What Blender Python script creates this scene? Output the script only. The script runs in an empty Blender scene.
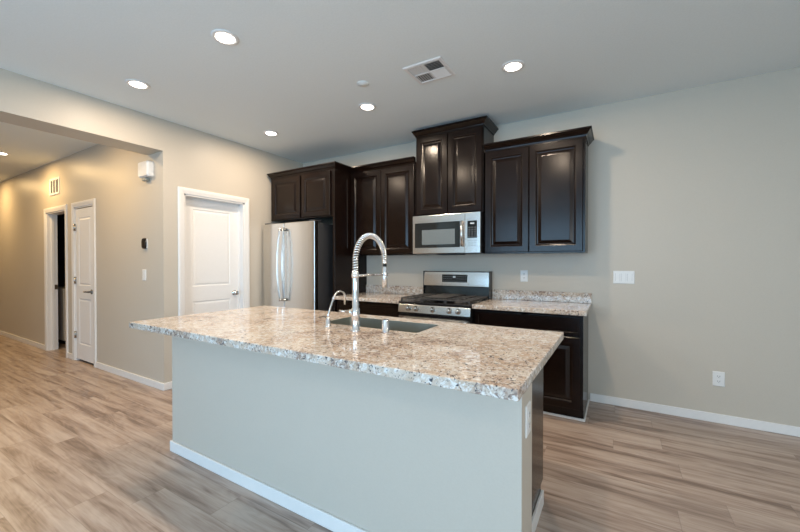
import bpy, bmesh, math, random
from mathutils import Vector, Matrix
S = bpy.context.scene
C = S.collection
PI = math.pi

# ------------------------------------------------------------------ camera, world, light, exposure
cam_d = bpy.data.cameras.new('camera')
cam = bpy.data.objects.new('camera', cam_d); C.objects.link(cam)
cam_d.sensor_width = 36.0
cam_d.lens = 364.23 / 800 * 36
cam_d.clip_start = 0.05
cam.location = (0, 0, 1.2929)
F = Vector((-0.51388081, 0.85782083, -0.00836284))
R = Vector((8.57852489e-01, 5.13895851e-01, -4.03256518e-04))
U = Vector((-0.00395171, 0.00738131, 0.99996495))
m = Matrix((R, U, -F)).transposed().to_4x4(); m.translation = cam.location
cam.matrix_world = m
S.camera = cam

world = bpy.data.worlds.new('world'); S.world = world; world.use_nodes = True
bg = world.node_tree.nodes['Background']
bg.inputs[0].default_value = (.62, .80, 1.0, 1); bg.inputs[1].default_value = 1.4

DAY = (.38, .69, 1.0)
WARM = (1.0, .80, .60)
def area(name, loc, rot, sx, sy, power, col, shape='RECTANGLE', spread=None, parent=None):
    l = bpy.data.lights.new(name, 'AREA'); l.shape = shape; l.size = sx
    if shape == 'RECTANGLE': l.size_y = sy
    l.energy = power; l.color = col
    if spread: l.spread = spread
    o = bpy.data.objects.new(name, l); C.objects.link(o); o.location = loc; o.rotation_euler = rot
    if parent: o.parent = parent
    return o
# daylight through the patio door and window behind the camera
area('daylight_patio', (-1.2, -3.12, 1.22), (PI/2, 0, 0), 3.5, 2.34, 138, DAY)
area('daylight_window', (3.12, -1.2, 1.5), (PI/2, 0, PI/2), 2.1, 1.4, 60, (.82, .92, 1.0))
P_KITCHEN, P_FILL, P_HALL = 12.5, 5.0, 19.0
HALLWARM = (1.0, .66, .29)
S.view_settings.view_transform = 'Standard'
S.view_settings.look = 'None'
S.view_settings.gamma = 1.0
S.view_settings.use_curve_mapping = False
S.view_settings.exposure = 0.12

# ------------------------------------------------------------------ materials
def mat(name, col, rough=.5, metal=0.0, spec=.5, noise=None, emis=None, coat=0, aniso=0):
    """principled; noise = (scale, amount, bump)"""
    M = bpy.data.materials.new(name); M.use_nodes = True
    nt = M.node_tree; b = nt.nodes['Principled BSDF']
    b.inputs['Base Color'].default_value = (*col, 1); b.inputs['Roughness'].default_value = rough
    b.inputs['Metallic'].default_value = metal; b.inputs['Specular IOR Level'].default_value = spec
    if coat: b.inputs['Coat Weight'].default_value = coat; b.inputs['Coat Roughness'].default_value = .1
    if emis:
        b.inputs['Emission Color'].default_value = (*emis[0], 1); b.inputs['Emission Strength'].default_value = emis[1]
    if noise:
        tc = nt.nodes.new('ShaderNodeTexCoord'); n = nt.nodes.new('ShaderNodeTexNoise')
        n.inputs['Scale'].default_value = noise[0]; n.inputs['Detail'].default_value = 3
        nt.links.new(tc.outputs['Object'], n.inputs['Vector'])
        r = nt.nodes.new('ShaderNodeValToRGB')
        a = noise[1]
        r.color_ramp.elements[0].color = (*[c*(1-a) for c in col], 1); r.color_ramp.elements[0].position = .3
        r.color_ramp.elements[1].color = (*[min(1, c*(1+a)) for c in col], 1); r.color_ramp.elements[1].position = .7
        nt.links.new(n.outputs['Fac'], r.inputs[0]); nt.links.new(r.outputs[0], b.inputs['Base Color'])
        if noise[2]:
            bp = nt.nodes.new('ShaderNodeBump'); bp.inputs['Strength'].default_value = noise[2]; bp.inputs['Distance'].default_value = .002
            nt.links.new(n.outputs['Fac'], bp.inputs['Height']); nt.links.new(bp.outputs[0], b.inputs['Normal'])
    return M

def granite():
    M = bpy.data.materials.new('granite'); M.use_nodes = True
    nt = M.node_tree; N = nt.nodes; L = nt.links; b = N['Principled BSDF']
    tc = N.new('ShaderNodeTexCoord')
    def noise(scale, detail=3, rough=.55, dist=0.0):
        n = N.new('ShaderNodeTexNoise'); n.inputs['Scale'].default_value = scale; n.inputs['Detail'].default_value = detail
        n.inputs['Roughness'].default_value = rough; n.inputs['Distortion'].default_value = dist
        L.new(tc.outputs['Object'], n.inputs['Vector']); return n.outputs['Fac']
    def ramp(x, p0, p1):
        r = N.new('ShaderNodeMapRange'); r.inputs['From Min'].default_value = p0; r.inputs['From Max'].default_value = p1
        L.new(x, r.inputs['Value']); return r.outputs[0]
    def mix(f, a, c):
        mx = N.new('ShaderNodeMix'); mx.data_type = 'RGBA'
        if isinstance(f, float): mx.inputs[0].default_value = f
        else: L.new(f, mx.inputs[0])
        for s, v in ((6, a), (7, c)):
            if isinstance(v, tuple): mx.inputs[s].default_value = (*v, 1)
            else: L.new(v, mx.inputs[s])
        return mx.outputs[2]
    base = mix(ramp(noise(9, 4, .6, .6), .40, .62), (.62, .55, .47), (.53, .41, .31))
    base = mix(ramp(noise(46, 4, .65, .8), .49, .62), base, (.76, .74, .71))
    area_ = noise(4.5, 2, .5, .5)
    def masked(scale, detail, dist, gain):
        a = N.new('ShaderNodeMath'); a.operation = 'MULTIPLY_ADD'; L.new(area_, a.inputs[0]); a.inputs[1].default_value = gain; L.new(noise(scale, detail, .65, dist), a.inputs[2])
        o = N.new('ShaderNodeMath'); o.operation = 'SUBTRACT'; L.new(a.outputs[0], o.inputs[0]); o.inputs[1].default_value = gain*.5; return o.outputs[0]
    base = mix(ramp(masked(19, 5, 1.2, .55), .55, .72), base, (.38, .27, .21))
    base = mix(ramp(masked(66, 3, .6, .5), .57, .68), base, (.27, .20, .165))
    base = mix(ramp(noise(80, 2, .5, .9), .63, .68), base, (.05, .055, .07))
    big = ramp(noise(38, 4, .65, 1.6), .605, .64)
    base = mix(big, base, (.07, .075, .09))
    L.new(base, b.inputs['Base Color'])
    b.inputs['Roughness'].default_value = .06; b.inputs['Specular IOR Level'].default_value = .5
    return M

def floor_mat():
    M = bpy.data.materials.new('plank_floor'); M.use_nodes = True
    nt = M.node_tree; N = nt.nodes; L = nt.links; b = N['Principled BSDF']
    tc = N.new('ShaderNodeTexCoord'); sp = N.new('ShaderNodeSeparateXYZ'); L.new(tc.outputs['Object'], sp.inputs[0])
    def mt(op, a, c=None, d=None):
        n = N.new('ShaderNodeMath'); n.operation = op
        for i, v in enumerate((a, c, d)):
            if v is None: continue
            if isinstance(v, (int, float)): n.inputs[i].default_value = v
            else: L.new(v, n.inputs[i])
        return n.outputs[0]
    W, Ln = .182, 1.22
    yy = mt('DIVIDE', sp.outputs[1], W); row = mt('FLOOR', yy)
    wn = N.new('ShaderNodeTexWhiteNoise'); wn.noise_dimensions = '1D'; L.new(row, wn.inputs['W'])
    xx = mt('ADD', mt('DIVIDE', sp.outputs[0], Ln), mt('MULTIPLY', wn.outputs['Value'], 7.0)); col = mt('FLOOR', xx)
    wid = N.new('ShaderNodeTexWhiteNoise'); wid.noise_dimensions = '2D'
    cv = N.new('ShaderNodeCombineXYZ'); L.new(row, cv.inputs[0]); L.new(col, cv.inputs[1]); L.new(cv.outputs[0], wid.inputs['Vector'])
    pid = wid.outputs['Value']
    # grain coordinates, different for every plank
    gx = mt('ADD', mt('MULTIPLY', sp.outputs[0], 1.0), mt('MULTIPLY', pid, 37.0))
    gy = mt('ADD', sp.outputs[1], mt('MULTIPLY', pid, 11.0))
    def gn(sx, sy, detail, rough, dist=0.0, z=0.0):
        c = N.new('ShaderNodeCombineXYZ'); L.new(mt('MULTIPLY', gx, sx), c.inputs[0]); L.new(mt('MULTIPLY', gy, sy), c.inputs[1]); c.inputs[2].default_value = z
        n = N.new('ShaderNodeTexNoise'); n.inputs['Scale'].default_value = 1; n.inputs['Detail'].default_value = detail
        n.inputs['Roughness'].default_value = rough; n.inputs['Distortion'].default_value = dist
        L.new(c.outputs[0], n.inputs['Vector']); return n.outputs['Fac']
    broad = gn(1.2, 15, 2, .5, .6)
    fine = gn(4, 90, 5, .7, .4)
    ringsrc = gn(1.6, 7, 1.5, .45, .3, 3.1)
    rings = mt('SINE', mt('MULTIPLY', ringsrc, 75.0))
    v = mt('ADD', mt('MULTIPLY', broad, 1.05), mt('MULTIPLY', fine, .55))
    v = mt('SUBTRACT', v, .155)
    v = mt('ADD', v, mt('MULTIPLY', rings, .03))
    v = mt('ADD', v, mt('MULTIPLY', mt('SUBTRACT', pid, .5), .13))
    cr = N.new('ShaderNodeValToRGB'); e = cr.color_ramp.elements
    e[0].position = .38; e[0].color = (.185, .130, .102, 1)
    e[1].position = .86; e[1].color = (.49, .405, .345, 1)
    k = e.new(.62); k.color = (.37, .285, .235, 1)
    L.new(v, cr.inputs[0])
    fy = mt('FRACT', yy); fx = mt('FRACT', xx)
    sy_ = mt('LESS_THAN', mt('MINIMUM', fy, mt('SUBTRACT', 1.0, fy)), .010)
    sx_ = mt('LESS_THAN', mt('MINIMUM', fx, mt('SUBTRACT', 1.0, fx)), .0016)
    seam = mt('MAXIMUM', sy_, sx_)
    mx = N.new('ShaderNodeMix'); mx.data_type = 'RGBA'; L.new(mt('MULTIPLY', seam, .28), mx.inputs[0]); L.new(cr.outputs[0], mx.inputs[6]); mx.inputs[7].default_value = (.09, .07, .06, 1)
    L.new(mx.outputs[2], b.inputs['Base Color'])
    b.inputs['Roughness'].default_value = .34
    bp = N.new('ShaderNodeBump'); bp.inputs['Strength'].default_value = .15; bp.inputs['Distance'].default_value = .001
    L.new(fine, bp.inputs['Height']); L.new(bp.outputs[0], b.inputs['Normal'])
    return M

def steel(name, col, rough, vertical=True, aniso=.0):
    M = mat(name, col, rough, 1.0)
    nt = M.node_tree; N = nt.nodes; L = nt.links; b = N['Principled BSDF']
    tc = N.new('ShaderNodeTexCoord'); mp = N.new('ShaderNodeMapping'); mp.inputs['Scale'].default_value = (400, 400, 3) if vertical else (3, 400, 400)
    n = N.new('ShaderNodeTexNoise'); n.inputs['Scale'].default_value = 1
    L.new(tc.outputs['Object'], mp.inputs[0]); L.new(mp.outputs[0], n.inputs['Vector'])
    r = N.new('ShaderNodeMapRange'); r.inputs['To Min'].default_value = rough*.8; r.inputs['To Max'].default_value = rough*1.25
    L.new(n.outputs['Fac'], r.inputs['Value']); L.new(r.outputs[0], b.inputs['Roughness'])
    return M

WALL = mat('wall_paint', (.56, .512, .435), .42, noise=(140, .015, .25), spec=.3)
ISLP = mat('island_paint', (.56, .51, .435), .5, noise=(140, .015, .2), spec=.3)
CEIL = mat('ceiling_paint', (.80, .85, .85), .8, noise=(90, .02, .3), spec=.2)
TRIM = mat('white_trim', (.80, .79, .77), .35, noise=(30, .01, 0))
DOORW = mat('white_door_paint', (.84, .84, .83), .38, noise=(30, .01, 0))
FLOOR = floor_mat()
GRAN = granite()
CAB = mat('espresso_wood', (.0085, .0042, .0028), .20, noise=(22, .3, 0), spec=.27)
CABIN = mat('cabinet_inside', (.03, .02, .017), .6, noise=(22, .2, 0))
SS = steel('brushed_steel', (.70, .68, .65), .24)
SSH = steel('brushed_steel_horizontal', (.72, .70, .67), .22, False)
CHROME = mat('chrome', (.84, .84, .85), .2, 1.0, noise=(50, .01, 0))
NICKEL = mat('dark_nickel', (.16, .14, .12), .28, 1.0, noise=(50, .05, 0))
KNOBN = mat('satin_nickel', (.55, .53, .50), .25, 1.0, noise=(50, .03, 0))
BLK = mat('black_enamel', (.012, .012, .013), .22, noise=(40, .1, 0))
BLKG = mat('black_glass', (.014, .018, .020), .06, noise=(40, .1, 0), spec=.7)
WING = mat('microwave_window_screen', (.16, .185, .19), .14, noise=(400, .1, 0), spec=.7)
IRON = mat('cast_iron', (.045, .042, .04), .55, noise=(90, .2, .3))
GREYSIDE = mat('dark_grey_enamel', (.055, .056, .06), .35, noise=(60, .08, 0))
PLAS = mat('white_plastic', (.78, .78, .76), .35, noise=(40, .01, 0))
SLOT = mat('dark_slot', (.03, .03, .03), .6, noise=(40, .1, 0))
SINKM = steel('dark_sink_steel', (.42, .42, .37), .4, False)
DISP = mat('display_black', (.01, .012, .014), .12, noise=(40, .1, 0))
ICON = mat('pale_print', (.55, .58, .6), .5, noise=(40, .02, 0))
LENS = mat('lamp_lens', (.9, .9, .9), .4, emis=((1, .93, .82), 6.0), noise=(30, .01, 0))
GLASS = mat('window_glass', (.95, .97, .97), .03, noise=(3, .01, 0)); GLASS.node_tree.nodes['Principled BSDF'].inputs['Transmission Weight'].default_value = 1
GLOOMW = mat('unlit_room_shade', (.06, .05, .045), .7, noise=(60, .05, .2))  # near-black wall colour carries the gloom of the unlit rooms
VENTG = mat('vent_grey', (.10, .11, .115), .6, noise=(40, .1, 0))

# ------------------------------------------------------------------ helpers
ORG = {}
class MB:
    """collects shapes in world coordinates; build() links them as ONE mesh object under its parent"""
    def __init__(s): s.v = []; s.f = []; s.sm = []
    def add(s, vs, fs, smooth=False):
        k = len(s.v); s.v += [tuple(v) for v in vs]; s.f += [tuple(i + k for i in f) for f in fs]; s.sm += [smooth]*len(fs); return s
    def box(s, x0, x1, y0, y1, z0, z1):
        x0, x1 = sorted((x0, x1)); y0, y1 = sorted((y0, y1)); z0, z1 = sorted((z0, z1))
        return s.add([(x0,y0,z0),(x1,y0,z0),(x1,y1,z0),(x0,y1,z0),(x0,y0,z1),(x1,y0,z1),(x1,y1,z1),(x0,y1,z1)],
                     [(0,3,2,1),(4,5,6,7),(0,1,5,4),(1,2,6,5),(2,3,7,6),(3,0,4,7)])
    def loops(s, rings, cap0=True, cap1=True, smooth=False):
        n = len(rings[0]); k = len(s.v)
        vs = [v for r in rings for v in r]; fs = []
        for i in range(len(rings)-1):
            for j in range(n):
                fs.append((i*n+j, i*n+(j+1) % n, (i+1)*n+(j+1) % n, (i+1)*n+j))
        s.add(vs, fs, smooth)
        if cap0: s.f.append(tuple(k+j for j in reversed(range(n)))); s.sm.append(False)
        if cap1: s.f.append(tuple(k+(len(rings)-1)*n+j for j in range(n))); s.sm.append(False)
        return s
    def lathe(s, o, axis, prof, n=24, smooth=True):
        """prof = [(distance along axis, radius)...]"""
        a = Vector(axis).normalized(); t = Vector((0,0,1)) if abs(a.z) < .9 else Vector((1,0,0))
        p = a.cross(t).normalized(); q = a.cross(p); o = Vector(o)
        rings = [[o + a*d + (p*math.cos(2*PI*j/n) + q*math.sin(2*PI*j/n))*max(r, 1e-4) for j in range(n)] for d, r in prof]
        return s.loops(rings, smooth=smooth)
    def tube(s, pts, r, n=10, smooth=True):
        pts = [Vector(p) for p in pts]; rs = r if isinstance(r, (list, tuple)) else [r]*len(pts)
        t = (pts[1]-pts[0]).normalized(); up = Vector((0,0,1)) if abs(t.z) < .9 else Vector((1,0,0))
        p = t.cross(up).normalized(); rings = []
        for i, c in enumerate(pts):
            if i == 0: t = (pts[1]-pts[0])
            elif i == len(pts)-1: t = pts[-1]-pts[-2]
            else: t = pts[i+1]-pts[i-1]
            t.normalize(); p = (p - t*p.dot(t)).normalized(); q = t.cross(p)
            rings.append([c + (p*math.cos(2*PI*j/n) + q*math.sin(2*PI*j/n))*rs[i] for j in range(n)])
        return s.loops(rings, smooth=smooth)
    def build(s, name, material, parent=None, bevel=0, seg=2, origin=None):
        org = ORG.get(parent.name, Vector((0,0,0))) if parent else Vector(origin or (0,0,0))
        me = bpy.data.meshes.new(name); me.from_pydata([tuple(Vector(v)-org) for v in s.v], [], s.f); me.materials.append(material)
        for p, sm in zip(me.polygons, s.sm): p.use_smooth = sm
        bm = bmesh.new(); bm.from_mesh(me); bmesh.ops.recalc_face_normals(bm, faces=bm.faces); bm.to_mesh(me); bm.free()
        o = bpy.data.objects.new(name, me); C.objects.link(o); ORG[o.name] = org
        if parent: o.parent = parent
        else: o.location = org
        if bevel:
            b = o.modifiers.new('bevel', 'BEVEL'); b.width = bevel; b.segments = seg; b.limit_method = 'ANGLE'; b.angle_limit = math.radians(40)
            b.harden_normals = False
        return o
def B(*a): return MB().box(*a)
def tag(o, label, cat, group=None, kind=None):
    if label: o['label'] = label
    if cat: o['category'] = cat
    if group: o['group'] = group
    if kind: o['kind'] = kind
    return o
def thing(name, loc, label, cat, group=None, rz=0):
    o = bpy.data.objects.new(name, None); o.empty_display_size = .05; C.objects.link(o); o.location = loc; o.rotation_euler = (0,0,rz)
    ORG[o.name] = Vector(loc); return tag(o, label, cat, group)
def struct(o, label=None):
    o['kind'] = 'structure'
    if label: o['label'] = label
    return o
def copy_tree(o, parent=None):
    c = o.copy(); C.objects.link(c); c.parent = parent
    for ch in list(o.children): copy_tree(ch, c)
    return c

def slab_loops(origin, ux, uz, n, w, h, prof):
    """rectangular nested loops: prof = [(inset, out)] -> rings in the plane ux,uz, pushed along n"""
    o = Vector(origin); ux = Vector(ux); uz = Vector(uz); n = Vector(n); rings = []
    for i, d in prof:
        rings.append([o+ux*i+uz*i+n*d, o+ux*(w-i)+uz*i+n*d, o+ux*(w-i)+uz*(h-i)+n*d, o+ux*i+uz*(h-i)+n*d])
    return rings
def cab_door(mb, x0, x1, z0, z1, y, n=(0,-1,0), ux=(1,0,0), o=None, t=.02, stile=.068):
    """raised-panel door; (x0,z0) lower corner along ux; y = plane of the back of the door"""
    w, h = x1-x0, z1-z0
    org = o if o is not None else (x0, y, z0)
    s_ = min(stile, w*.26, h*.3)
    prof = [(0,0),(0,t-.004),(.004,t),(s_-.014,t),(s_-.008,t-.003),(s_,t-.010),(s_+.008,t-.011),(s_+.034,t-.002),(s_+.038,t-.0015)]
    if h < .2: prof = [(0,0),(0,t-.004),(.004,t),(.024,t),(.030,t-.006),(.034,t-.006)]
    return mb.loops(slab_loops(org, ux, (0,0,1), n, w, h, prof))
def crown(path, closed_ends, prof):
    """path: list of (x,y) corner points with outward offset directions (dx,dy); prof: [(out, z)]"""
    mb = MB(); rings = []
    for (x, y, dx, dy) in path:
        rings.append([(x+dx*o, y+dy*o, z) for o, z in prof])
    k = len(mb.v); n = len(prof)
    return mb.loops(rings)

def copyroom(): pass
# ------------------------------------------------------------------ room shell
H = 2.743; XP = -3.946; YB = 3.84; YH = 1.932; HX1 = -10.6
XR = 3.2; YF = -3.2; HY0 = -1.6
def st(name, mb, m_, label=None, bevel=0): return struct(mb.build(name, m_, bevel=bevel), label)
st('floor', B(HX1-.1, XR+.1, YF-.1, YB+.3, -.1, 0), FLOOR)
st('ceiling', B(HX1-.1, XR+.1, YF-.1, YB+.3, H, H+.1), CEIL)
st('wall_back', B(XP-.12, XR+.12, YB, YB+.12, 0, H), WALL)
# pantry wall, its door opening and the header above the hall opening
DY0, DY1, DZ = 2.135, 2.865, 2.03
mb = MB(); T = .125
mb.box(XP-T, XP, YH+.0, DY0, 0, H).box(XP-T, XP, DY1, YB, 0, H).box(XP-T, XP, DY0, DY1, DZ, H)
st('wall_left', mb, WALL)
st('wall_header', B(XP-.30, XP, HY0, YH, 2.426, H), WALL)
st('wall_left_near', B(XP-.30, XP, YF, HY0, 0, H), WALL)
# hall wall with two door openings
A0, A1 = -7.23, -6.50      # open doorway
K0, K1 = -6.20, -5.60      # closet
mb = MB(); y0, y1 = YH, YH+.115
mb.box(HX1, A0, y0, y1, 0, H).box(A0, A1, y0, y1, 2.03, H).box(A1, K0, y0, y1, 0, H).box(K0, K1, y0, y1, 2.03, H).box(K1, XP-T, y0, y1, 0, H)
st('wall_hall', mb, WALL)
st('wall_hall_near', B(HX1, XP-.30, HY0-.12, HY0, 0, H), WALL)
st('wall_hall_end', B(HX1-.12, HX1, HY0-.12, YH+.12, 0, H), WALL)
# dark room and closet behind the hall wall
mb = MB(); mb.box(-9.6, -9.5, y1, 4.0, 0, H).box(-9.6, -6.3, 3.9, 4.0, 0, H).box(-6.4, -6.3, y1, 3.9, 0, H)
st('wall_side_room', mb, GLOOMW)
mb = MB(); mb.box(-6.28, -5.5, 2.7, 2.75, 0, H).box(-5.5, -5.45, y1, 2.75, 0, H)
st('wall_closet', mb, GLOOMW)
mb = MB(); mb.box(-5.2, -5.1, y1, 3.8, 0, H)
st('wall_pantry', mb, WALL)
# right wall with a window, front wall with a patio door (behind the camera)
mb = MB(); mb.box(XR, XR+.12, YF, -2.3, 0, H).box(XR, XR+.12, -.1, YB, 0, H).box(XR, XR+.12, -2.3, -.1, 0, .8).box(XR, XR+.12, -2.3, -.1, 2.2, H)
st('wall_right', mb, WALL)
mb = MB(); mb.box(XP-.12, -3.0, YF-.12, YF, 0, H).box(.6, XR+.12, YF-.12, YF, 0, H).box(-3.0, .6, YF-.12, YF, 2.44, H)
st('wall_front', mb, WALL)
def win_frame(name, boxes, panes):
    o = struct(boxes.build(name, TRIM)); g = panes.build('pane', GLASS, o); return o
fr = MB(); 
for x in (-3.0, -1.23, .55): fr.box(x, x+.05, YF-.09, YF-.03, 0, 2.44)
fr.box(-2.95, .55, YF-.09, YF-.03, 0, .05).box(-2.95, .55, YF-.09, YF-.03, 2.39, 2.44)
win_frame('door_4', fr, MB().box(-2.95, -1.23, YF-.065, YF-.06, .05, 2.39).box(-1.18, .55, YF-.065, YF-.06, .05, 2.39))
fr = MB()
for y in (-2.3, -1.22, -.15): fr.box(XR+.03, XR+.09, y, y+.05, .8, 2.2)
fr.box(XR+.03, XR+.09, -2.25, -.15, .8, .85).box(XR+.03, XR+.09, -2.25, -.15, 2.15, 2.2)
win_frame('window_1', fr, MB().box(XR+.06, XR+.065, -2.25, -1.22, .85, 2.15).box(XR+.06, XR+.065, -1.17, -.15, .85, 2.15))

# baseboards
def bboard(name, segs):
    mb = MB()
    for x0, x1, y0, y1 in segs: mb.box(x0, x1, y0, y1, 0, .074)
    return struct(mb.build(name, TRIM, bevel=.004))
bb = .013
bboard('baseboard_back', [(-.222, XR, YB-bb, YB)])
bboard('baseboard_left', [(XP, XP+bb, YH-bb, DY0-.065), (XP, XP+bb, DY1+.065, 3.80)])
bboard('baseboard_left_near', [(XP, XP+bb, YF, HY0)])
bboard('baseboard_hall', [(HX1, A0-.065, YH-bb, YH), (A1+.065, K0-.065, YH-bb, YH), (K1+.065, XP, YH-bb, YH)])
bboard('baseboard_right', [(XR-bb, XR, YF, YB-bb)])
bboard('baseboard_front', [(XP+bb, -3.02, YF, YF+bb), (.62, XR-bb, YF, YF+bb)])

# ------------------------------------------------------------------ doors
def panel_door_mesh(mb, o, ux, n, w, h, t, zsplit):
    """two-panel moulded door leaf. o lower corner of front face; n outward normal"""
    o = Vector(o); ux = Vector(ux); n = Vector(n); uz = Vector((0,0,1))
    st_ = .115 if w > .65 else .10
    rows = [(0.20, zsplit[0]), (zsplit[1], h-.115)]
    # back slab
    mb.loops([[o+ux*a+uz*b-n*d for a, b in ((0,0),(w,0),(w,h),(0,h))] for d in (t, .006)])
    # stiles and rails (front layer, 6 mm)
    def bx(a0, a1, b0, b1): mb.loops([[o+ux*a+uz*b-n*d for a, b in ((a0,b0),(a1,b0),(a1,b1),(a0,b1))] for d in (.006, 0)])
    bx(0, st_, 0, h); bx(w-st_, w, 0, h); bx(st_, w-st_, 0, rows[0][0]); bx(st_, w-st_, rows[0][1], rows[1][0]); bx(st_, w-st_, rows[1][1], h)
    for b0, b1 in rows:
        pw, ph = w-2*st_, b1-b0
        mb.loops(slab_loops(o+ux*st_+uz*b0, ux, uz, n, pw, ph, [(0,-.0005),(.010,-.0055),(.016,-.0058),(.034,-.0012),(.040,-.001)]), cap0=False)
def casing(mb, o, ux, n, w, h, cw=.062, t=.016):
    o = Vector(o); ux = Vector(ux); n = Vector(n); uz = Vector((0,0,1))
    def prof(a, b):  # a inner->outer
        return None
    # mitred casing as three strips with a stepped profile
    P = [(0,0),(0,t*.6),(.012,t*.7),(cw*.55,t),(cw-.006,t),(cw,t*.7),(cw,0)]
    rings = []
    for (cx, cz, sx, sz) in ((0,0,-1,0),(0,h,-1,1),(w,h,1,1),(w,0,1,0)):
        rings.append([o+ux*(cx+sx*a)+uz*(cz+sz*a)+n*d for a, d in P])
    mb.loops(rings)
def knob(parent, c, n, mtl, name='door_knob'):
    mb = MB().lathe(c, n, [(0,.031),(.006,.031),(.010,.014),(.030,.011),(.036,.020),(.046,.0275),(.056,.026),(.063,.016),(.065,.0)], 24)
    return mb.build(name, mtl, parent)
def lever(parent, c, n, d, mtl):
    c = Vector(c); n = Vector(n); d = Vector(d)
    mb = MB().lathe(c, n, [(0,.030),(.006,.030),(.012,.012),(.045,.011)], 20)
    p = c+n*.045
    mb.tube([p, p+d*.02+n*.004, p+d*.055+Vector((0,0,.006)), p+d*.095-Vector((0,0,.006)), p+d*.115+Vector((0,0,.004))], [.010,.010,.008,.007,.006])
    return mb.build('door_handle', mtl, parent)

# pantry door (in the left wall)
mb = MB(); rec = .085
panel_door_mesh(mb, (XP-rec, DY0+.022, .012), (0,1,0), (1,0,0), DY1-DY0-.044, 2.03-.035, .035, (.855, 1.02))
d1 = struct(mb.build('door_1', DOORW), 'white two-panel pantry door in the left wall')
cs = MB(); casing(cs, (XP, DY0, 0), (0,1,0), (1,0,0), DY1-DY0, DZ); cs.build('casing', TRIM, d1)
jb = MB().box(XP-T, XP, DY0, DY0+.018, 0, DZ).box(XP-T, XP, DY1-.018, DY1, 0, DZ).box(XP-T, XP, DY0, DY1, DZ-.018, DZ)
jb.box(XP-rec, XP-rec+.012, DY0+.018, DY0+.030, 0, DZ-.018).box(XP-rec, XP-rec+.012, DY1-.030, DY1-.018, 0, DZ-.018).box(XP-rec, XP-rec+.012, DY0+.018, DY1-.018, DZ-.030, DZ-.018)
jb.build('jamb', TRIM, d1)
knob(d1, (XP-rec, DY1-.085, .93), (1,0,0), KNOBN)
# closet door
mb = MB(); rec2 = .006; w_ = K1-K0-.04
panel_door_mesh(mb, (K0+.02, YH+rec2, .03), (1,0,0), (0,-1,0), w_, 1.972, .035, (.80, .97))
d2 = struct(mb.build('door_2', DOORW), 'narrow white two-panel closet door in the hall')
cs = MB(); casing(cs, (K0, YH, 0), (1,0,0), (0,-1,0), K1-K0, 2.03); cs.build('casing', TRIM, d2)
MB().box(K0, K0+.016, YH, YH+.115, 0, 2.03).box(K1-.016, K1, YH, YH+.115, 0, 2.03).box(K0, K1, YH, YH+.115, 2.012, 2.03).build('jamb', TRIM, d2)
lever(d2, (K1-.085, YH+rec2, .93), (0,-1,0), (-1,0,0), NICKEL)
for z in (.30, 1.02, 1.72): MB().lathe((K0+.014, YH-.008, z), (0,0,1), [(0,.007),(.09,.007)], 10).box(K0+.006, K0+.045, YH-.003, YH+.004, z, z+.09).build('hinge', KNOBN, d2)
# open doorway: leaf swung into the dark room
mb = MB(); panel_door_mesh(mb, (A1-.045, YH+.12, .012), (0,1,0), (-1,0,0), .68, 1.99, .035, (.855, 1.02))
d3 = struct(mb.build('door_3', DOORW), 'white door of the side room, standing open inwards')
cs = MB(); casing(cs, (A0, YH, 0), (1,0,0), (0,-1,0), A1-A0, 2.03); cs.build('casing', TRIM, d3)
jb = MB().box(A0, A0+.018, YH, YH+.115, 0, 2.03).box(A1-.018, A1, YH, YH+.115, 0, 2.03).box(A0, A1, YH, YH+.115, 2.012, 2.03)
jb.box(A0+.018, A0+.030, YH+.045, YH+.075, 0, 2.012); jb.build('jamb', TRIM, d3)
MB().box(A0+.0175, A0+.0215, YH+.080, YH+.112, .90, .97).lathe((A0+.02, YH+.098, .935), (1,0,0), [(0,.012),(.02,.010)], 10).build('strike_plate', NICKEL, d3)
knob(d3, (A1-.045, YH+.12+.61, .93), (-1,0,0), NICKEL)
# things glimpsed in the dark room
t = thing('low_cabinet', (-7.85, 2.5, 0), 'low pale cabinet glimpsed in the dark room beyond the hall doorway', 'cabinet')
B(-8.2, -7.52, 2.2, 2.85, .06, .86).build('body', PLAS, t, bevel=.008); B(-8.21, -7.51, 2.19, 2.86, .86, .89).build('top', PLAS, t, bevel=.004); B(-8.17, -7.55, 2.23, 2.82, 0, .06).build('plinth', SLOT, t)
for z, lab in ((1.35, 'lower of two dark shelves in the room beyond the hall doorway'), (1.75, 'upper of two dark shelves in the room beyond the hall doorway')):
    t = thing('wall_shelf', (-9.3, 3.0, z), lab, 'shelf', 'shelves in the dark side room')
    B(-9.5, -9.1, 2.1, 3.88, z, z+.025).build('board', CABIN, t)
    for y in (2.3, 3.6): B(-9.5, -9.2, y, y+.02, z-.12, z).build('bracket', NICKEL, t)

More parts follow.
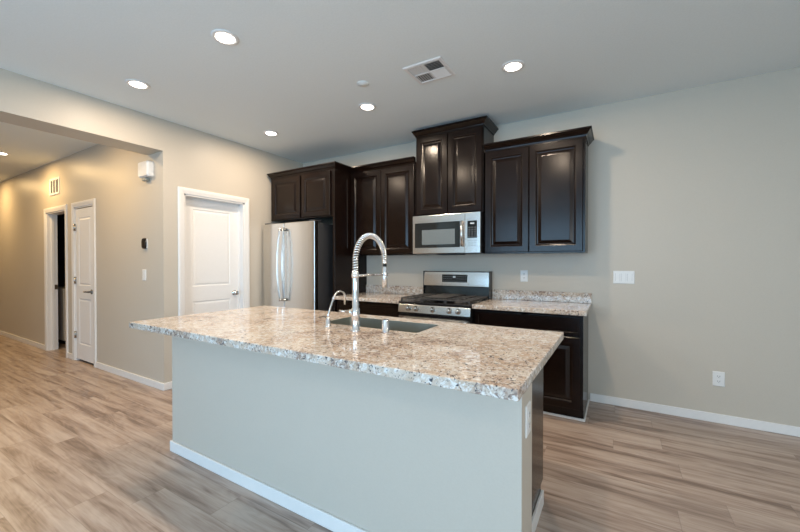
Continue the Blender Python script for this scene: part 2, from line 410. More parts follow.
# ------------------------------------------------------------------ cabinets
CR = lambda z: [(.0, z), (.006, z), (.010, z+.012), (.022, z+.022), (.036, z+.040), (.040, z+.046), (.050, z+.050), (.050, z+.064), (.0, z+.064)]
def wall_cab(name, x0, x1, yf, z0, z1, doors, label, crown_path, group=None, left=None):
    t = thing(name, ((x0+x1)/2, YB, z0), label, 'cabinet', group)
    mb = MB(); th = .018; fy = yf+.02
    mb.box(x0, x1, fy, YB-.001, z0, z0+th).box(x0, x1, fy, YB-.001, z1-th, z1).box(x0, x0+th, fy, YB-.001, z0+th, z1-th).box(x1-th, x1, fy, YB-.001, z0+th, z1-th)
    mb.box(x0+th, x1-th, YB-.010, YB-.001, z0+th, z1-th)
    mb.build('carcass', CAB, t, bevel=.0015, seg=1)
    # face frame
    ff = MB(); ff.box(x0, x0+.03, fy-.001, fy+.018, z0, z1).box(x1-.03, x1, fy-.001, fy+.018, z0, z1).box(x0+.03, x1-.03, fy-.001, fy+.018, z1-.04, z1).box(x0+.03, x1-.03, fy-.001, fy+.018, z0, z0+.03)
    mid = (doors[0][1]+doors[1][0])/2; ff.box(mid-.02, mid+.02, fy-.001, fy+.018, z0+.03, z1-.04)
    ff.build('face_frame', CAB, t)
    for a, b_ in doors: cab_door(MB(), a, b_, z0+.012, z1-.03, fy-.002).build('door', CAB, t)
    crown(crown_path, 0, CR(z1-.012)).build('crown_moulding', CAB, t)
    return t
ypan = 3.222
UT = 2.395
# right upper
yf = 3.49
wall_cab('wall_cabinet', -1.128, -.245, yf, 1.383, UT, [(-1.121,-.711),(-.705,-.262)], 'wide dark upper cabinet right of the microwave, its doors reflecting blue daylight',
         [(-1.128, yf+.02, 0, -1), (-.245, yf+.02, 1, -1), (-.245, YB-.001, 1, 0)])
# tall middle
yf = 3.47
wall_cab('wall_cabinet', -1.885, -1.137, yf, 1.795, 2.658, [(-1.872,-1.514),(-1.508,-1.149)], 'tallest dark upper cabinet, set high above the microwave',
         [(-1.885, YB-.001, -.6, 0), (-1.885, yf+.02, -.6, -1), (-1.137, yf+.02, 1, -1), (-1.137, YB-.001, 1, 0)])
# left upper
yf = 3.49
wall_cab('wall_cabinet', -2.802, -1.902, yf, 1.383, UT, [(-2.782,-2.352),(-2.346,-1.916)], 'dark upper cabinet left of the microwave, behind the faucet arch',
         [(-2.802, yf+.02, 0, -1), (-1.902, yf+.02, 0, -1)])
# fridge surround: cabinet + side panel
x0, x1, yf = -3.885, -2.835, 3.20
t = wall_cab('fridge_cabinet', x0, x1, yf, 1.835, UT, [(-3.848,-3.345),(-3.320,-2.862)], 'dark two-door cabinet above the fridge with a tall side panel',
         [(x0, YB-.001, -.5, 0), (x0, yf+.02, -.5, -1), (-2.803, yf+.02, 1, -1), (-2.803, 3.51, 1, 0)])
pm = B(-2.8335, -2.803, 3.219, YB-.001, 0, UT); pm.build('side_panel', CAB, t, bevel=.002)
# applied frame on the right face of the panel
MB().loops(slab_loops((-2.803, 3.23, 1.42), (0,1,0), (0,0,1), (1,0,0), .26, .93, [(0,0),(0,.0),(.0,.006),(.05,.006),(.056,.001),(.075,.001),(.09,.004),(.095,.004)])).build('panel_moulding', CAB, t)

def base_cab(x0, x1, label, right_end=False):
    t = thing('base_cabinet', ((x0+x1)/2, 3.5, 0), label, 'cabinet')
    fy = 3.245
    mb = MB(); mb.box(x0, x0+.018, fy, YB-.001, .10, .874).box(x1-.018, x1, fy, YB-.001, .10, .874)
    mb.box(x0, x0+.018, 3.31, YB-.001, 0, .10).box(x1-.018, x1, 3.31, YB-.001, 0, .10)
    mb.box(x0+.018, x1-.018, fy, YB-.001, .10, .118).box(x0+.018, x1-.018, YB-.012, YB-.001, .118, .874).box(x0+.018, x1-.018, fy, 3.35, .856, .874)
    mb.build('carcass', CAB, t)
    ff = MB(); m_ = (x0+x1)/2
    ff.box(x0, x0+.035, fy-.001, fy+.018, .10, .874).box(x1-.035, x1, fy-.001, fy+.018, .10, .874).box(m_-.02, m_+.02, fy-.001, fy+.018, .10, .874)
    ff.box(x0+.035, x1-.035, fy-.001, fy+.018, .83, .874).box(x0+.035, x1-.035, fy-.001, fy+.018, .68, .72).box(x0+.035, x1-.035, fy-.001, fy+.018, .10, .13)
    ff.build('face_frame', CAB, t)
    cab_door(MB(), x0+.02, x1-.02, .708, .852, fy-.002).build('drawer', CAB, t)
    for a, b_ in ((x0+.02, m_-.003), (m_+.003, x1-.02)): cab_door(MB(), a, b_, .112, .694, fy-.002).build('door', CAB, t)
    B(x0+.018, x1-.018, 3.31, 3.325, 0, .10).build('toe_kick', CAB, t)
    q = MB().box(x0, x1+(.012 if right_end else 0), 3.297, 3.309, 0, .020)
    if right_end: q.box(x1+.0005, x1+.013, 3.309, YB-.014, 0, .020)
    q.build('shoe_moulding', TRIM, t, bevel=.004)
    return t
base_cab(-1.143, -.238, 'dark base cabinet under the right-hand granite counter, at the end of the run', True)
base_cab(-2.800, -1.925, 'dark base cabinet between the tall fridge panel and the gas range')

def hole_slab(mb, x0, x1, y0, y1, z0, z1, hx0=None, hx1=None, hy0=None, hy1=None, r=.02):
    """slab with a rounded rectangular hole, as one closed mesh"""
    def rect(xa, xb, ya, yb, r):
        pts = []
        for cx, cy, a0 in ((xb-r, yb-r, 0), (xa+r, yb-r, 90), (xa+r, ya+r, 180), (xb-r, ya+r, 270)):
            for k in range(5):
                a = math.radians(a0+k*22.5); pts.append((cx+r*math.cos(a), cy+r*math.sin(a)))
        return pts
    inn = rect(hx0, hx1, hy0, hy1, r)
    # outer points: project corners
    out = []
    for i, (x, y) in enumerate(inn):
        q, k = divmod(i, 5)
        cx, cy = ((x1,y1),(x0,y1),(x0,y0),(x1,y0))[q]
        if k == 2: out.append((cx, cy))
        elif (k < 2) == (q in (0, 2)): out.append((cx, y))
        else: out.append((x, cy))
    rings = [[(x,y,z0) for x,y in inn], [(x,y,z1) for x,y in inn], [(x,y,z1) for x,y in out], [(x,y,z0) for x,y in out], [(x,y,z0) for x,y in inn]]
    n = len(inn)
    vs = [v for r_ in rings[:4] for v in r_]; fs = []
    for i in range(4):
        for j in range(n): fs.append((i*n+j, i*n+(j+1) % n, ((i+1) % 4)*n+(j+1) % n, ((i+1) % 4)*n+j))
    mb.add(vs, fs)
    return mb
def counter(name, x0, x1, label):
    t = thing(name, ((x0+x1)/2, 3.5, .875), label, 'countertop', 'granite counters along the back wall')
    B(x0, x1, 3.19, YB-.001, .875, .914).build('slab', GRAN, t, bevel=.004)
    B(x0, x1, YB-.021, YB-.001, .9145, 1.012).build('backsplash', GRAN, t, bevel=.003)
counter('countertop', -1.146, -.210, 'short speckled granite countertop and backsplash right of the gas range')
counter('countertop', -2.801, -1.922, 'speckled granite countertop and backsplash left of the gas range')

# ------------------------------------------------------------------ island
BX0, BX1, BY0 = -2.631, -.294, 1.3395
isl = thing('kitchen_island', (-1.46, 1.75, 0), 'long kitchen island with pale painted back wall and dark cabinets behind', 'kitchen island')
B(BX0, BX1, BY0, 1.52, 0, .8755).build('knee_wall', ISLP, isl)
q = MB(); q.box(BX0-.013, BX1+.013, BY0-.013, BY0-.0003, 0, .072).box(BX1+.0003, BX1+.013, BY0, 1.52, 0, .072).box(BX0-.013, BX0-.0003, BY0, 1.52, 0, .072)
q.build('baseboard', TRIM, isl, bevel=.004)
cx0, cx1, cy1 = -2.60, -.352, 2.125
SX0, SX1, SY0, SY1 = -1.625, -.935, 1.735, 2.035
mb = MB()
mb.box(cx0, cx0+.02, 1.521, cy1, .10, .874).box(cx1-.02, cx1, 1.521, cy1, .10, .874).box(cx0, cx0+.02, 1.521, cy1-.07, 0, .10).box(cx1-.02, cx1, 1.521, cy1-.07, 0, .10)
mb.box(cx0+.02, cx1-.02, 1.521, cy1, .10, .12).box(cx0+.02, SX0-.03, 1.521, cy1, .855, .874).box(SX1+.03, cx1-.02, 1.521, cy1, .855, .874).box(cx0+.02, cx1-.02, 1.521, 1.535, .12, .855)
mb.build('carcass', CAB, isl)
B(cx0+.02, cx1-.02, cy1-.085, cy1-.07, 0, .10).build('toe_kick', CAB, isl)
q = MB().box(cx1+.0004, cx1+.015, 1.521, cy1-.06, 0, .075); q.build('baseboard', TRIM, isl, bevel=.003)
xs = [cx0, -2.10, SX0-.05, -1.286, SX1+.07, cx1]
for i in range(5):
    a, b_ = xs[i]+.004, xs[i+1]-.004
    w_ = b_-a
    if i == 0 or i == 4: cab_door(MB(), 0, w_, .708, .852, 0, n=(0,1,0), ux=(-1,0,0), o=(b_, cy1, .708)).build('drawer', CAB, isl)
    zt = .694 if i in (0, 4) else .852
    cab_door(MB(), 0, w_, .112, zt, 0, n=(0,1,0), ux=(-1,0,0), o=(b_, cy1, .112)).build('door', CAB, isl)
cnt = thing('countertop', (-1.478, 1.638, .8755), 'large speckled granite island top with the sink cut into it', 'countertop')
mb = MB(); hole_slab(mb, -2.7017, -.254, 1.1115, 2.1648, .876, .914, SX0, SX1, SY0, SY1, .02); mb.build('slab', GRAN, cnt, bevel=.004)
# sink
sk = thing('kitchen_sink', ((SX0+SX1)/2, (SY0+SY1)/2, .66), 'dark undermount sink set in the island top', 'sink')
def rr(xa, xb, ya, yb, r, z, n=5):
    pts = []
    for cx, cy, a0 in ((xb-r, yb-r, 0), (xa+r, yb-r, 90), (xa+r, ya+r, 180), (xb-r, ya+r, 270)):
        for k in range(n):
            a = math.radians(a0+k*90/(n-1)); pts.append((cx+r*math.cos(a), cy+r*math.sin(a), z))
    return pts
e = .004
e = -.0015
rings = [rr(SX0+.0005, SX1-.0005, SY0+.0005, SY1-.0005, .02, .9135), rr(SX0-e*2, SX1+e*2, SY0-e*2, SY1+e*2, .02, .9135), rr(SX0-e*2, SX1+e*2, SY0-e*2, SY1+e*2, .02, .70), rr(SX0+.02, SX1-.02, SY0+.02, SY1-.02, .03, .672), rr(SX0+.10, SX1-.10, SY0+.08, SY1-.08, .03, .668)]
MB().loops(rings, cap0=False, smooth=False).build('basin', SINKM, sk)
MB().lathe(((SX0+SX1)/2, (SY0+SY1)/2, .669), (0,0,1), [(0,.055),(.003,.055),(.004,.045),(.001,.04),(.001,.0)], 24).build('drain', CHROME, sk)

# faucet
fx, fyy, zc = -1.251, 1.607, .9145
fa = thing('kitchen_faucet', (fx, fyy, zc), 'tall chrome spring-neck pull-down faucet on the island beside the sink', 'faucet')
MB().lathe((fx, fyy, zc), (0,0,1), [(0,.028),(.006,.028),(.008,.0215),(.075,.0215),(.078,.023),(.125,.023),(.128,.018),(.316,.017),(.320,.0185),(.332,.0185)], 28).build('body', CHROME, fa)
# lever to the left
MB().lathe((fx-.02, fyy, zc+.103), (-1,0,0), [(0,.016),(.02,.016),(.022,.011),(.05,.010)], 16).tube([(fx-.065, fyy, zc+.103), (fx-.095, fyy-.003, zc+.104), (fx-.112, fyy-.004, zc+.106)], [.007,.006,.006]).build('lever', CHROME, fa)
# path of the neck
zA, rA = 1.302, .148; yC = fyy+rA
path = [Vector((fx, fyy, zc+.327+i*(zA-zc-.327)/8)) for i in range(8)]
path += [Vector((fx, yC-rA*math.cos(a), zA+rA*math.sin(a)*1.02)) for a in [PI*i/36 for i in range(37)]]
path += [Vector((fx, yC+rA, zA-.003)), Vector((fx, yC+rA+.0005, zA-.008))]
MB().tube(path, .0075, 10).build('hose', BLK, fa)
# helix around the neck
def arclen(path):
    L = [0]
    for a, b_ in zip(path, path[1:]): L.append(L[-1]+(b_-a).length)
    return L
L = arclen(path); tot = L[-1]
def at_len(s):
    for i in range(len(L)-1):
        if L[i+1] >= s: 
            u = (s-L[i])/(L[i+1]-L[i]); return path[i].lerp(path[i+1], u), (path[i+1]-path[i]).normalized()
    return path[-1], (path[-1]-path[-2]).normalized()
pts = []; coils = 38; npc = 12
for i in range(coils*npc+1):
    s = tot*i/(coils*npc); c, tg = at_len(min(s, tot-1e-5)); px = Vector((1,0,0)); q_ = tg.cross(px).normalized(); a = 2*PI*i/npc
    pts.append(c + (px*math.cos(a)+q_*math.sin(a))*.0135)
MB().tube(pts, .0042, 6).build('spring', CHROME, fa)
# spray head with ring, holder arm
he = path[-1]
MB().lathe(he, (0,0,-1), [(-.008,.0155),(.006,.0155),(.007,.010),(.026,.010),(.030,.0135),(.075,.0150),(.150,.0165),(.153,.013),(.155,.013)], 22).build('spray_head', CHROME, fa)
MB().lathe(he+Vector((0,0,-.009)), (0,0,-1), [(0,.0125),(.014,.0125)], 20).build('collar', BLK, fa)
za = 1.222
MB().tube([(fx, fyy+.015, za), (fx, yC+rA-.018, za)], .0065, 10).lathe((fx, yC+rA, za-.008), (0,0,1), [(0,.021),(.016,.021)], 22).lathe((fx, fyy, za-.012), (0,0,1), [(0,.021),(.024,.021)], 22).build('holder_arm', CHROME, fa)
# small filtered water tap
tp = thing('filtered_water_tap', (-1.484, 1.641, zc), 'small slender gooseneck tap left of the tall spring faucet', 'faucet')
MB().lathe((-1.484, 1.641, zc), (0,0,1), [(0,.021),(.004,.021),(.006,.0145),(.040,.0145),(.044,.010),(.056,.009)], 20).build('body', CHROME, tp)
MB().tube([(-1.484,1.641,zc+.05),(-1.484,1.643,.985),(-1.484,1.660,1.02),(-1.484,1.680,1.058),(-1.484,1.698,1.088),(-1.484,1.712,1.104),(-1.484,1.73,1.115),(-1.484,1.755,1.118),(-1.484,1.78,1.111),(-1.484,1.793,1.098),(-1.484,1.797,1.08),(-1.484,1.797,1.03)], .0058, 10).lathe((-1.484,1.690,1.073), (0,.42,.9), [(0,.0095),(.012,.0095)], 12).build('spout', CHROME, tp)
MB().tube([(-1.49,1.641,.966),(-1.51,1.638,.972),(-1.545,1.632,.966)], [.006,.006,.004], 8).build('lever', NICKEL, tp)
# air gap
ag = thing('air_gap_cap', (-1.096, 1.675, zc), 'short plain chrome cylinder on the island right of the tall faucet', 'air gap')
MB().lathe((-1.096, 1.675, zc), (0,0,1), [(0,.0215),(.003,.0215),(.004,.0195),(.064,.0195),(.068,.017),(.068,.0)], 24).build('cap', CHROME, ag)
MB().lathe((-1.096, 1.675, zc+.0685), (0,0,1), [(0,.012),(.0015,.012)], 20).build('vent_disc', NICKEL, ag)

# ------------------------------------------------------------------ gas range
rx0, rx1 = -1.914, -1.152
rg = thing('gas_range', (-1.533, 3.5, 0), 'stainless gas range with black grates and five front knobs', 'range')
B(rx0, rx1, 3.20, YB-.03, .04, .885).build('body', BLK, rg, bevel=.004)
B(rx0+.02, rx1-.02, 3.24, YB-.06, 0, .04).build('plinth', SLOT, rg)
# control panel, slightly raked
mb = MB(); mb.loops([[(rx0,3.200,.800),(rx0,3.158,.800),(rx0,3.172,.878),(rx0,3.200,.884)],[(rx1,3.200,.800),(rx1,3.158,.800),(rx1,3.172,.878),(rx1,3.200,.884)]])
cp = mb.build('control_panel', SSH, rg, bevel=.002)
nrm = Vector((0,-.984,.177))
for kx in (-1.800, -1.712, -1.533, -1.360, -1.270):
    k_ = MB().lathe((kx, 3.1645, .842), nrm, [(0,.027),(.006,.027),(.008,.021),(.030,.0185),(.034,.016),(.034,0)], 20).build('knob', KNOBN, rg)
    MB().loops([[Vector((kx+a, 3.1645, .842))+nrm*d+Vector((0,.177,.984))*b_ for a, b_ in ((-.004,-.018),(.004,-.018),(.004,.018),(-.004,.018))] for d in (.033,.041)]).build('grip', KNOBN, k_)
# oven door
od = B(rx0+.005, rx1-.005, 3.165, 3.199, .235, .790).build('oven_door', SSH, rg, bevel=.004)
B(rx0+.10, rx1-.10, 3.1625, 3.1655, .36, .66).build('oven_window', BLKG, od)
B(rx0+.005, rx1-.005, 3.1635, 3.166, .765, .789).build('door_trim', BLK, od)
hb = MB().tube([(rx0+.04, 3.115, .735), (rx1-.04, 3.115, .735)], .012, 12)
for x in (rx0+.06, rx1-.06): hb.tube([(x, 3.166, .735), (x, 3.115, .735)], .009, 10)
hb.build('handle', SSH, od)
dr = B(rx0+.005, rx1-.005, 3.170, 3.199, .055, .225).build('storage_drawer', SSH, rg, bevel=.004)
# cooktop
B(rx0, rx1, 3.166, YB-.012, .886, .906).build('cooktop', BLK, rg, bevel=.004)
for x, y, r_ in ((-1.76,3.32,.045),(-1.76,3.60,.038),(-1.533,3.46,.055),(-1.31,3.32,.042),(-1.31,3.60,.035)):
    MB().lathe((x,y,.906), (0,0,1), [(0,r_+.015),(.006,r_+.012),(.010,r_),(.018,r_*.95),(.020,r_*.8),(.020,0)], 24).build('burner', IRON, rg)
def grate(x0, x1, y0=3.19, y1=3.725, zt=.945):
    mb = MB(); b_ = .007
    for x in (x0, x1): mb.box(x-b_, x+b_, y0, y1, zt-.014, zt)
    for y in (y0, (y0+y1)/2, y1): mb.box(x0, x1, y-b_, y+b_, zt-.014, zt)
    mx_ = (x0+x1)/2
    mb.box(mx_-b_*.8, mx_+b_*.8, y0, y1, zt-.012, zt+.002)
    for y in (y0+(y1-y0)*.25, y0+(y1-y0)*.75): mb.box(x0, x1, y-b_*.8, y+b_*.8, zt-.012, zt+.002)
    for x in (x0, x1):
        for y in (y0+.008, y1-.008): mb.box(x-.008, x+.008, y-.008, y+.008, .906, zt-.012)
    return mb.build('grate', IRON, rg, bevel=.002, seg=1)
grate(rx0+.02, -1.666); grate(-1.404, rx1-.02)
grate(-1.652, -1.418)
# centre griddle
B(-1.655, -1.415, 3.215, 3.70, .9475, .957).build('griddle', IRON, rg, bevel=.003)
# backguard
bgd = MB().loops([[(x,3.727,.907),(x,3.751,1.040),(x,YB-.012,1.040),(x,YB-.012,.907)] for x in (rx0+.004, rx1-.004)]).build('backguard', BLKG, rg, bevel=.003)
ph = []
for k in range(9):
    a = k/8; ph.append((3.722+.012*a*a, 1.040+.152*a))
sec = [(3.748,1.040)] + ph[:] + [(3.742,1.200),(YB-.014,1.200),(YB-.014,1.040)]
pn = MB().loops([[(x, y, z) for y, z in sec] for x in (rx0, rx1)]).build('control_display_housing', SSH, rg, bevel=.0015)
for x0_, x1_ in ((rx0-.003, rx0), (rx1, rx1+.003)): B(x0_, x1_, 3.718, YB-.012, .886, 1.203).build('end_cap', BLK, rg)
dsp = B(-1.682, -1.392, 3.7185, 3.7235, 1.082, 1.166).build('display', DISP, rg)
B(-1.552, -1.522, 3.7175, 3.7185, 1.130, 1.150).build('clock_digits', ICON, dsp)
FP = mat('faint_print', (.20, .22, .23), .5, noise=(40, .02, 0))
for k in range(12):
    for j in range(3):
        if 4 < k < 7 and j > 0: continue
        B(-1.672+k*.0235, -1.662+k*.0235, 3.7178, 3.7185, 1.092+j*.025, 1.096+j*.025).build('button_mark', FP, dsp)

# ------------------------------------------------------------------ microwave
mw = thing('microwave', (-1.52, YB, 1.385), 'stainless over-the-range microwave under the tallest cabinet', 'microwave')
mx0, mx1, mz0, mz1, myf = -1.892, -1.142, 1.385, 1.792, 3.42
B(mx0, mx1, myf+.03, YB-.001, mz0, mz1).build('body', BLK, mw, bevel=.003)
B(mx0+.002, -1.302, myf, myf+.029, mz0+.006, mz1-.002).build('door', SSH, mw, bevel=.004)
dd = B(mx0+.030, -1.352, myf-.003, myf+.001, mz0+.066, mz1-.080).build('door_glass', BLKG, mw, bevel=.001)
B(mx0+.115, -1.405, myf-.0042, myf-.0032, mz0+.098, mz1-.155).build('viewing_screen', WING, mw)
hb = MB().tube([(-1.322, myf-.030, mz0+.070), (-1.322, myf-.036, mz0+.2), (-1.322, myf-.030, mz1-.085)], .0125, 12)
for z in (mz0+.085, mz1-.10): hb.tube([(-1.322, myf+.001, z), (-1.322, myf-.030, z)], .008, 8)
hb.build('handle', SSH, mw)
cpn = B(-1.300, mx1-.002, myf, myf+.029, mz0+.006, mz1-.002).build('control_panel', SSH, mw, bevel=.003)
B(-1.275, -1.178, myf-.002, myf+.001, mz0+.152, mz1-.085).build('keypad', DISP, cpn)
B(-1.245, -1.205, myf-.0028, myf-.0021, mz1-.118, mz1-.104).build('clock_digits', ICON, cpn)
ks = MB()
for a in range(3):
    for b_ in range(5): ks.box(-1.262+a*.030, -1.248+a*.030, myf-.0027, myf-.0021, mz0+.165+b_*.022, mz0+.171+b_*.022)
ks.build('key_print', bpy.data.materials['faint_print'], cpn)
kb = MB()
for a in range(3):
    for b_ in range(3): kb.box(-1.270+a*.031, -1.246+a*.031, myf-.002, myf+.001, mz0+.072+b_*.024, mz0+.088+b_*.024)
kb.build('buttons', KNOBN, cpn)
B(mx0+.25, mx1-.25, myf+.08, myf+.25, mz0-.008, mz0).build('vent_grille', SLOT, mw)

# ------------------------------------------------------------------ fridge
fr = thing('refrigerator', (-3.44, 3.5, 0), 'stainless french-door refrigerator with curved bar handles', 'refrigerator')
fx0, fx1 = -3.900, -3.004
B(fx0+.008, fx1-.004, 3.168, 3.80, .03, 1.765).build('cabinet', GREYSIDE, fr, bevel=.006)
B(fx0+.03, fx1-.03, 3.20, 3.76, 0, .03).build('base_grille', SLOT, fr)
def fdoor(a, b_, z0, z1, name):
    # gently bowed steel front
    n = 10; ring0 = []; 
    for k in range(n+1):
        u = k/n; x = a+(b_-a)*u; y = 3.098-.010*math.sin(PI*u); ring0.append((x, y))
    sec = [(a, 3.160)]+ring0+[(b_, 3.160)]
    mb = MB().loops([[(x,y,z) for x,y in sec] for z in (z0, z1)])
    return mb.build(name, SS, fr, bevel=.005)
split = -3.507
dl = fdoor(fx0, split-.003, .675, 1.782, 'door'); drr = fdoor(split+.003, fx1, .675, 1.782, 'door'); fd = fdoor(fx0, fx1, .06, .665, 'freezer_drawer')
for par, hx, sg in ((dl, split-.030, -1), (drr, split+.034, 1)):
    pts = []
    for k in range(25):
        u = k/24; z = .83+.885*u; pts.append((hx+sg*.014*math.sin(PI*u), 3.052-.030*math.sin(PI*u), z))
    hb = MB().tube(pts, .0115, 12)
    for z in (.845, 1.70): hb.tube([(hx, 3.10, z), (hx, 3.050, z)], .012, 10)
    hb.build('handle', SSH, par)
    for z in (.845, 1.70): MB().lathe((hx, 3.097, z), (0,-1,0), [(0,.015),(.018,.015)], 12).build('handle_mount', BLK, par)
hb = MB().tube([(fx0+.08, 3.04, .60), (fx1-.08, 3.04, .60)], .0115, 12)
for x in (fx0+.10, fx1-.10): hb.tube([(x, 3.10, .60), (x, 3.04, .60)], .010, 8)
hb.build('handle', SSH, fd)
for x in (fx0+.02, fx1-.10): B(x, x+.08, 3.11, 3.24, 1.7825, 1.797).build('hinge_cover', GREYSIDE, fr, bevel=.003)

# ------------------------------------------------------------------ ceiling fittings
def downlight(x, y, label, power, r=.056, group='recessed downlights in the kitchen ceiling', col=WARM):
    loc = (x, y, H-.001)
    t = thing('recessed_light', loc, label, 'ceiling light', group)
    # trim ring: flange and shallow baffle
    MB().lathe((x, y, H-.0005), (0,0,-1), [(0,.082),(.004,.082),(.007,.077),(.008,r+.006),(.004,r+.002),(.004,r)], 40).build('trim_ring', TRIM, t)
    MB().lathe((x, y, H-.0095), (0,0,-1), [(0,r-.001),(.0015,r-.004),(.0015,0)], 32).build('lens', LENS, t)
    area('downlight_bulb', (0, 0, -.0135), (0,0,0), r*1.9, 0, power, col, 'DISK', math.radians(180), parent=t)
    return t
downlight(-2.17, 1.44, 'largest-looking ceiling downlight, above the left part of the island', P_KITCHEN)
downlight(-3.342, 1.451, 'leftmost kitchen ceiling downlight, near the hall opening', P_KITCHEN)
downlight(-3.328, 2.757, 'smallest-looking kitchen ceiling downlight, above the floor before the fridge', P_KITCHEN)
downlight(-2.0, 2.752, 'ceiling downlight beside the small detector disc, before the left upper cabinets', P_KITCHEN)
downlight(-.67, 1.44, 'kitchen ceiling downlight above the right end of the island', P_KITCHEN)
for x, y in ((.9, 1.44), (.9, -1.2), (-1.4, -1.2)): downlight(x, y, 'added fill downlight over the open floor beside and in front of the island', P_FILL, group='added fill downlights over the open floor')  # unseen lamps, added as fill light for the open floor
downlight(-.67, 2.74, 'rightmost ceiling downlight, right of the square ceiling vent', P_KITCHEN)
for x, lab in ((-6.98, 'hall ceiling downlight visible through the hall opening'), (-4.8, 'hall ceiling downlight hidden just behind the header'), (-9.2, 'hall ceiling downlight at the far left end of the hall')):
    downlight(x, 1.425 if x < -6 else 1.1, lab, P_HALL, group='recessed downlights in the hall ceiling', col=HALLWARM)
sd = thing('smoke_detector', (-1.775, 2.382, H), 'small round detector disc on the ceiling left of the square vent', 'detector')
MB().lathe((-1.775, 2.382, H-.0005), (0,0,-1), [(0,.048),(.003,.048),(.006,.042),(.006,.030),(.010,.026),(.011,0)], 32).build('cover_plate', CEIL, sd)
# ceiling register: four-way square with curved white deflector
vt = thing('ceiling_vent', (-1.23, 2.49, H), 'square white four-way air vent in the kitchen ceiling', 'vent')
vx0, vx1, vy0, vy1 = -1.384, -1.074, 2.345, 2.632
fm = MB()
fm.loops(slab_loops((vx0, vy0, H-.0005), (1,0,0), (0,1,0), (0,0,-1), vx1-vx0, vy1-vy0, [(0,0),(0,.003),(.006,.008),(.026,.009),(.030,.004),(.030,0)]), cap0=False, cap1=False)
fm.build('frame', TRIM, vt)
ix0, ix1, iy0, iy1 = vx0+.03, vx1-.03, vy0+.03, vy1-.03
B(ix0, ix1, iy0, iy1, H-.0016, H-.0006).build('opening', VENTG, vt)
mx_, my_ = (ix0+ix1)/2, (iy0+iy1)/2
MB().box(mx_-.006, mx_+.006, iy0, iy1, H-.009, H-.0017).box(ix0, mx_-.006, my_-.006, my_+.006, H-.009, H-.0017).box(mx_+.006, ix1, my_-.006, my_+.006, H-.009, H-.0017).build('divider', TRIM, vt)
# louvre blades, a different direction in each quarter
def blades(x0, x1, y0, y1, along_x, tilt):
    mb = MB(); n = 6
    for k in range(n):
        u = (k+.5)/n
        if along_x:
            y = y0+(y1-y0)*u; mb.loops([[(x, y-.006*tilt, H-.002),(x, y+.006*tilt, H-.0085),(x, y+.006*tilt+.0012, H-.0085),(x, y-.006*tilt+.0012, H-.002)] for x in (x0, x1)])
        else:
            x = x0+(x1-x0)*u; mb.loops([[(x-.006*tilt, y, H-.002),(x+.006*tilt, y, H-.0085),(x+.006*tilt+.0012, y, H-.0085),(x-.006*tilt+.0012, y, H-.002)] for y in (y0, y1)])
    return mb.build('louvre', TRIM, vt)
blades(ix0+.001, mx_-.007, iy0+.001, my_-.007, False, -1); blades(mx_+.007, ix1-.001, iy0+.001, my_-.007, True, -1)
blades(mx_+.007, ix1-.001, my_+.007, iy1-.001, True, 1); blades(ix0+.001, mx_-.007, my_+.007, iy1-.001, False, 1)

# ------------------------------------------------------------------ wall fittings
def plate(name, c, ux, n, w, h, label, cat, kind, gang=1):
    c = Vector(c); ux = Vector(ux); n = Vector(n); uz = Vector((0,0,1))
    t = thing(name, c, label, cat)
    o = c-ux*w/2-uz*h/2+n*.0004
    MB().loops(slab_loops(o, ux, uz, n, w, h, [(0,0),(0,.003),(.004,.006),(.006,.006)])).build('cover_plate', PLAS, t)
    def bx(mb, a0, a1, b0, b1, d0, d1): mb.loops([[c+ux*a+uz*b_+n*d for a, b_ in ((a0,b0),(a1,b0),(a1,b1),(a0,b1))] for d in (d0, d1)]); return mb
    for g in range(gang):
        gx_ = (g-(gang-1)/2)*.046
        if kind == 'switch':
            bx(MB(), gx_-.016, gx_+.016, -.033, .033, .0062, .0085).build('rocker', PLAS, t)
            bx(bx(MB(), gx_-.0175, gx_-.0165, -.034, .034, .0061, .0066), gx_+.0165, gx_+.0175, -.034, .034, .0061, .0066).build('gap', VENTG, t)
        else:
            for dz in (-.020, .020):
                r_ = bx(MB(), gx_-.0165, gx_+.0165, dz-.014, dz+.014, .0062, .0080).build('receptacle', PLAS, t)
                sl = MB(); bx(sl, gx_-.008, gx_-.005, dz-.002, dz+.007, .0081, .0084); bx(sl, gx_+.005, gx_+.008, dz-.002, dz+.007, .0081, .0084); bx(sl, gx_-.002, gx_+.002, dz-.010, dz-.006, .0081, .0084)
                sl.build('slot', VENTG, r_)
    return t
plate('wall_outlet', (-.823, YB, 1.160), (1,0,0), (0,-1,0), .074, .118, 'white outlet on the back wall above the right counter backsplash', 'outlet', 'outlet')
plate('light_switch', (.043, YB, 1.163), (1,0,0), (0,-1,0), .165, .116, 'wide white three-gang switch plate on the bare right wall', 'switch', 'switch', 3)
plate('wall_outlet', (.699, YB, .356), (1,0,0), (0,-1,0), .076, .118, 'white outlet low on the bare right wall above the baseboard', 'outlet', 'outlet')
plate('wall_outlet', (BX1, 1.432, .700), (0,1,0), (1,0,0), .072, .118, 'white outlet on the right end of the island', 'outlet', 'outlet')
plate('light_switch', (-4.335, YH, 1.166), (1,0,0), (0,-1,0), .074, .118, 'single white light switch on the hall wall under the black thermostat', 'switch', 'switch')
th = thing('thermostat', (-4.31, YH, 1.50), 'small black thermostat on the hall wall above the light switch', 'thermostat')
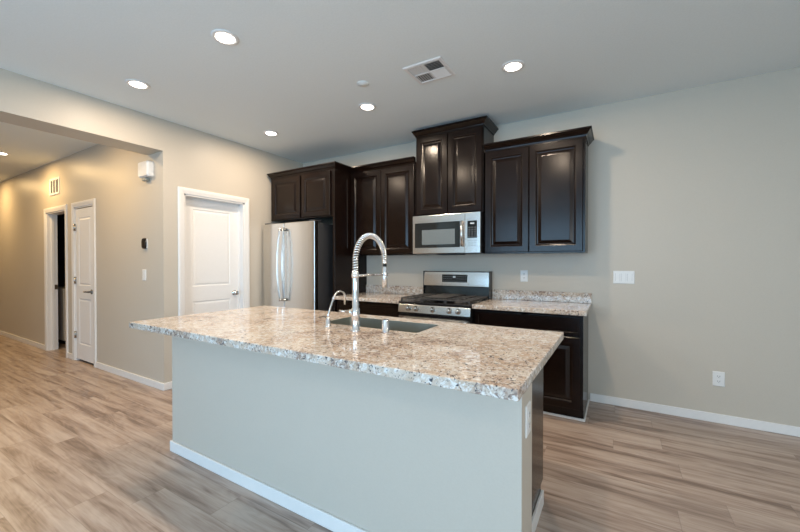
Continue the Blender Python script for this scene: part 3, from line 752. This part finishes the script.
def rounded(cx, cz, w, h, y, r=.018, n=5):
    return [(x, y, z) for x, z, _ in rr(cx-w/2, cx+w/2, cz-h/2, cz+h/2, r, 0, n)]
MB().loops([rounded(-4.31, 1.50, .085, .115, YH-.0005, .035), rounded(-4.31, 1.50, .085, .115, YH-.010, .035), rounded(-4.31, 1.50, .078, .108, YH-.022, .034)]).build('body', BLK, th)
MB().loops([rounded(-4.268, 1.50, .012, .10, YH-.0005, .005), rounded(-4.268, 1.50, .012, .10, YH-.008, .005)]).build('back_plate', PLAS, th)
ch = thing('door_chime', (-4.235, YH, 2.26), 'white boxy door chime high on the hall wall near the corner', 'chime')
MB().loops([rounded(-4.232, 2.268, .200, .165, YH-.0005, .02), rounded(-4.232, 2.268, .200, .165, YH-.045, .02), rounded(-4.232, 2.268, .180, .145, YH-.062, .018)]).build('housing', PLAS, ch)
MB().box(-4.285, -4.205, YH-.045, YH-.0005, 2.150, 2.1850).build('sensor', mat('grey_green_plastic', (.30, .31, .28), .4, noise=(40, .02, 0)), ch, bevel=.006)
wv = thing('wall_vent', (-6.88, YH, 2.39), 'white rectangular return-air grille high on the hall wall above the doorway', 'vent')
gx0, gx1, gz0, gz1 = -7.07, -6.70, 2.262, 2.505
MB().loops(slab_loops((gx0, YH-.0005, gz0), (1,0,0), (0,0,1), (0,-1,0), gx1-gx0, gz1-gz0, [(0,0),(0,.004),(.004,.009),(.030,.010),(.034,.004),(.034,0)]), cap0=False, cap1=False).build('frame', TRIM, wv)
B(gx0+.034, gx1-.034, YH-.002, YH-.0006, gz0+.034, gz1-.034).build('opening', VENTG, wv)
mb = MB()
for k in range(1, 3): 
    x = gx0+.034+(gx1-gx0-.068)*k/3; mb.box(x-.010, x+.010, YH-.010, YH-.0022, gz0+.034, gz1-.034)
mb.build('divider', TRIM, wv)
mb = MB()
for k in range(9):
    z = gz0+.040+k*.0185; mb.loops([[(x, YH-.0025, z+.006),(x, YH-.009, z),(x, YH-.009, z+.0015),(x, YH-.0025, z+.0075)] for x in (gx0+.035, gx1-.035)])
mb.build('louvre', mat('louvre_grey', (.35, .35, .34), .5, noise=(40, .02, 0)), wv)
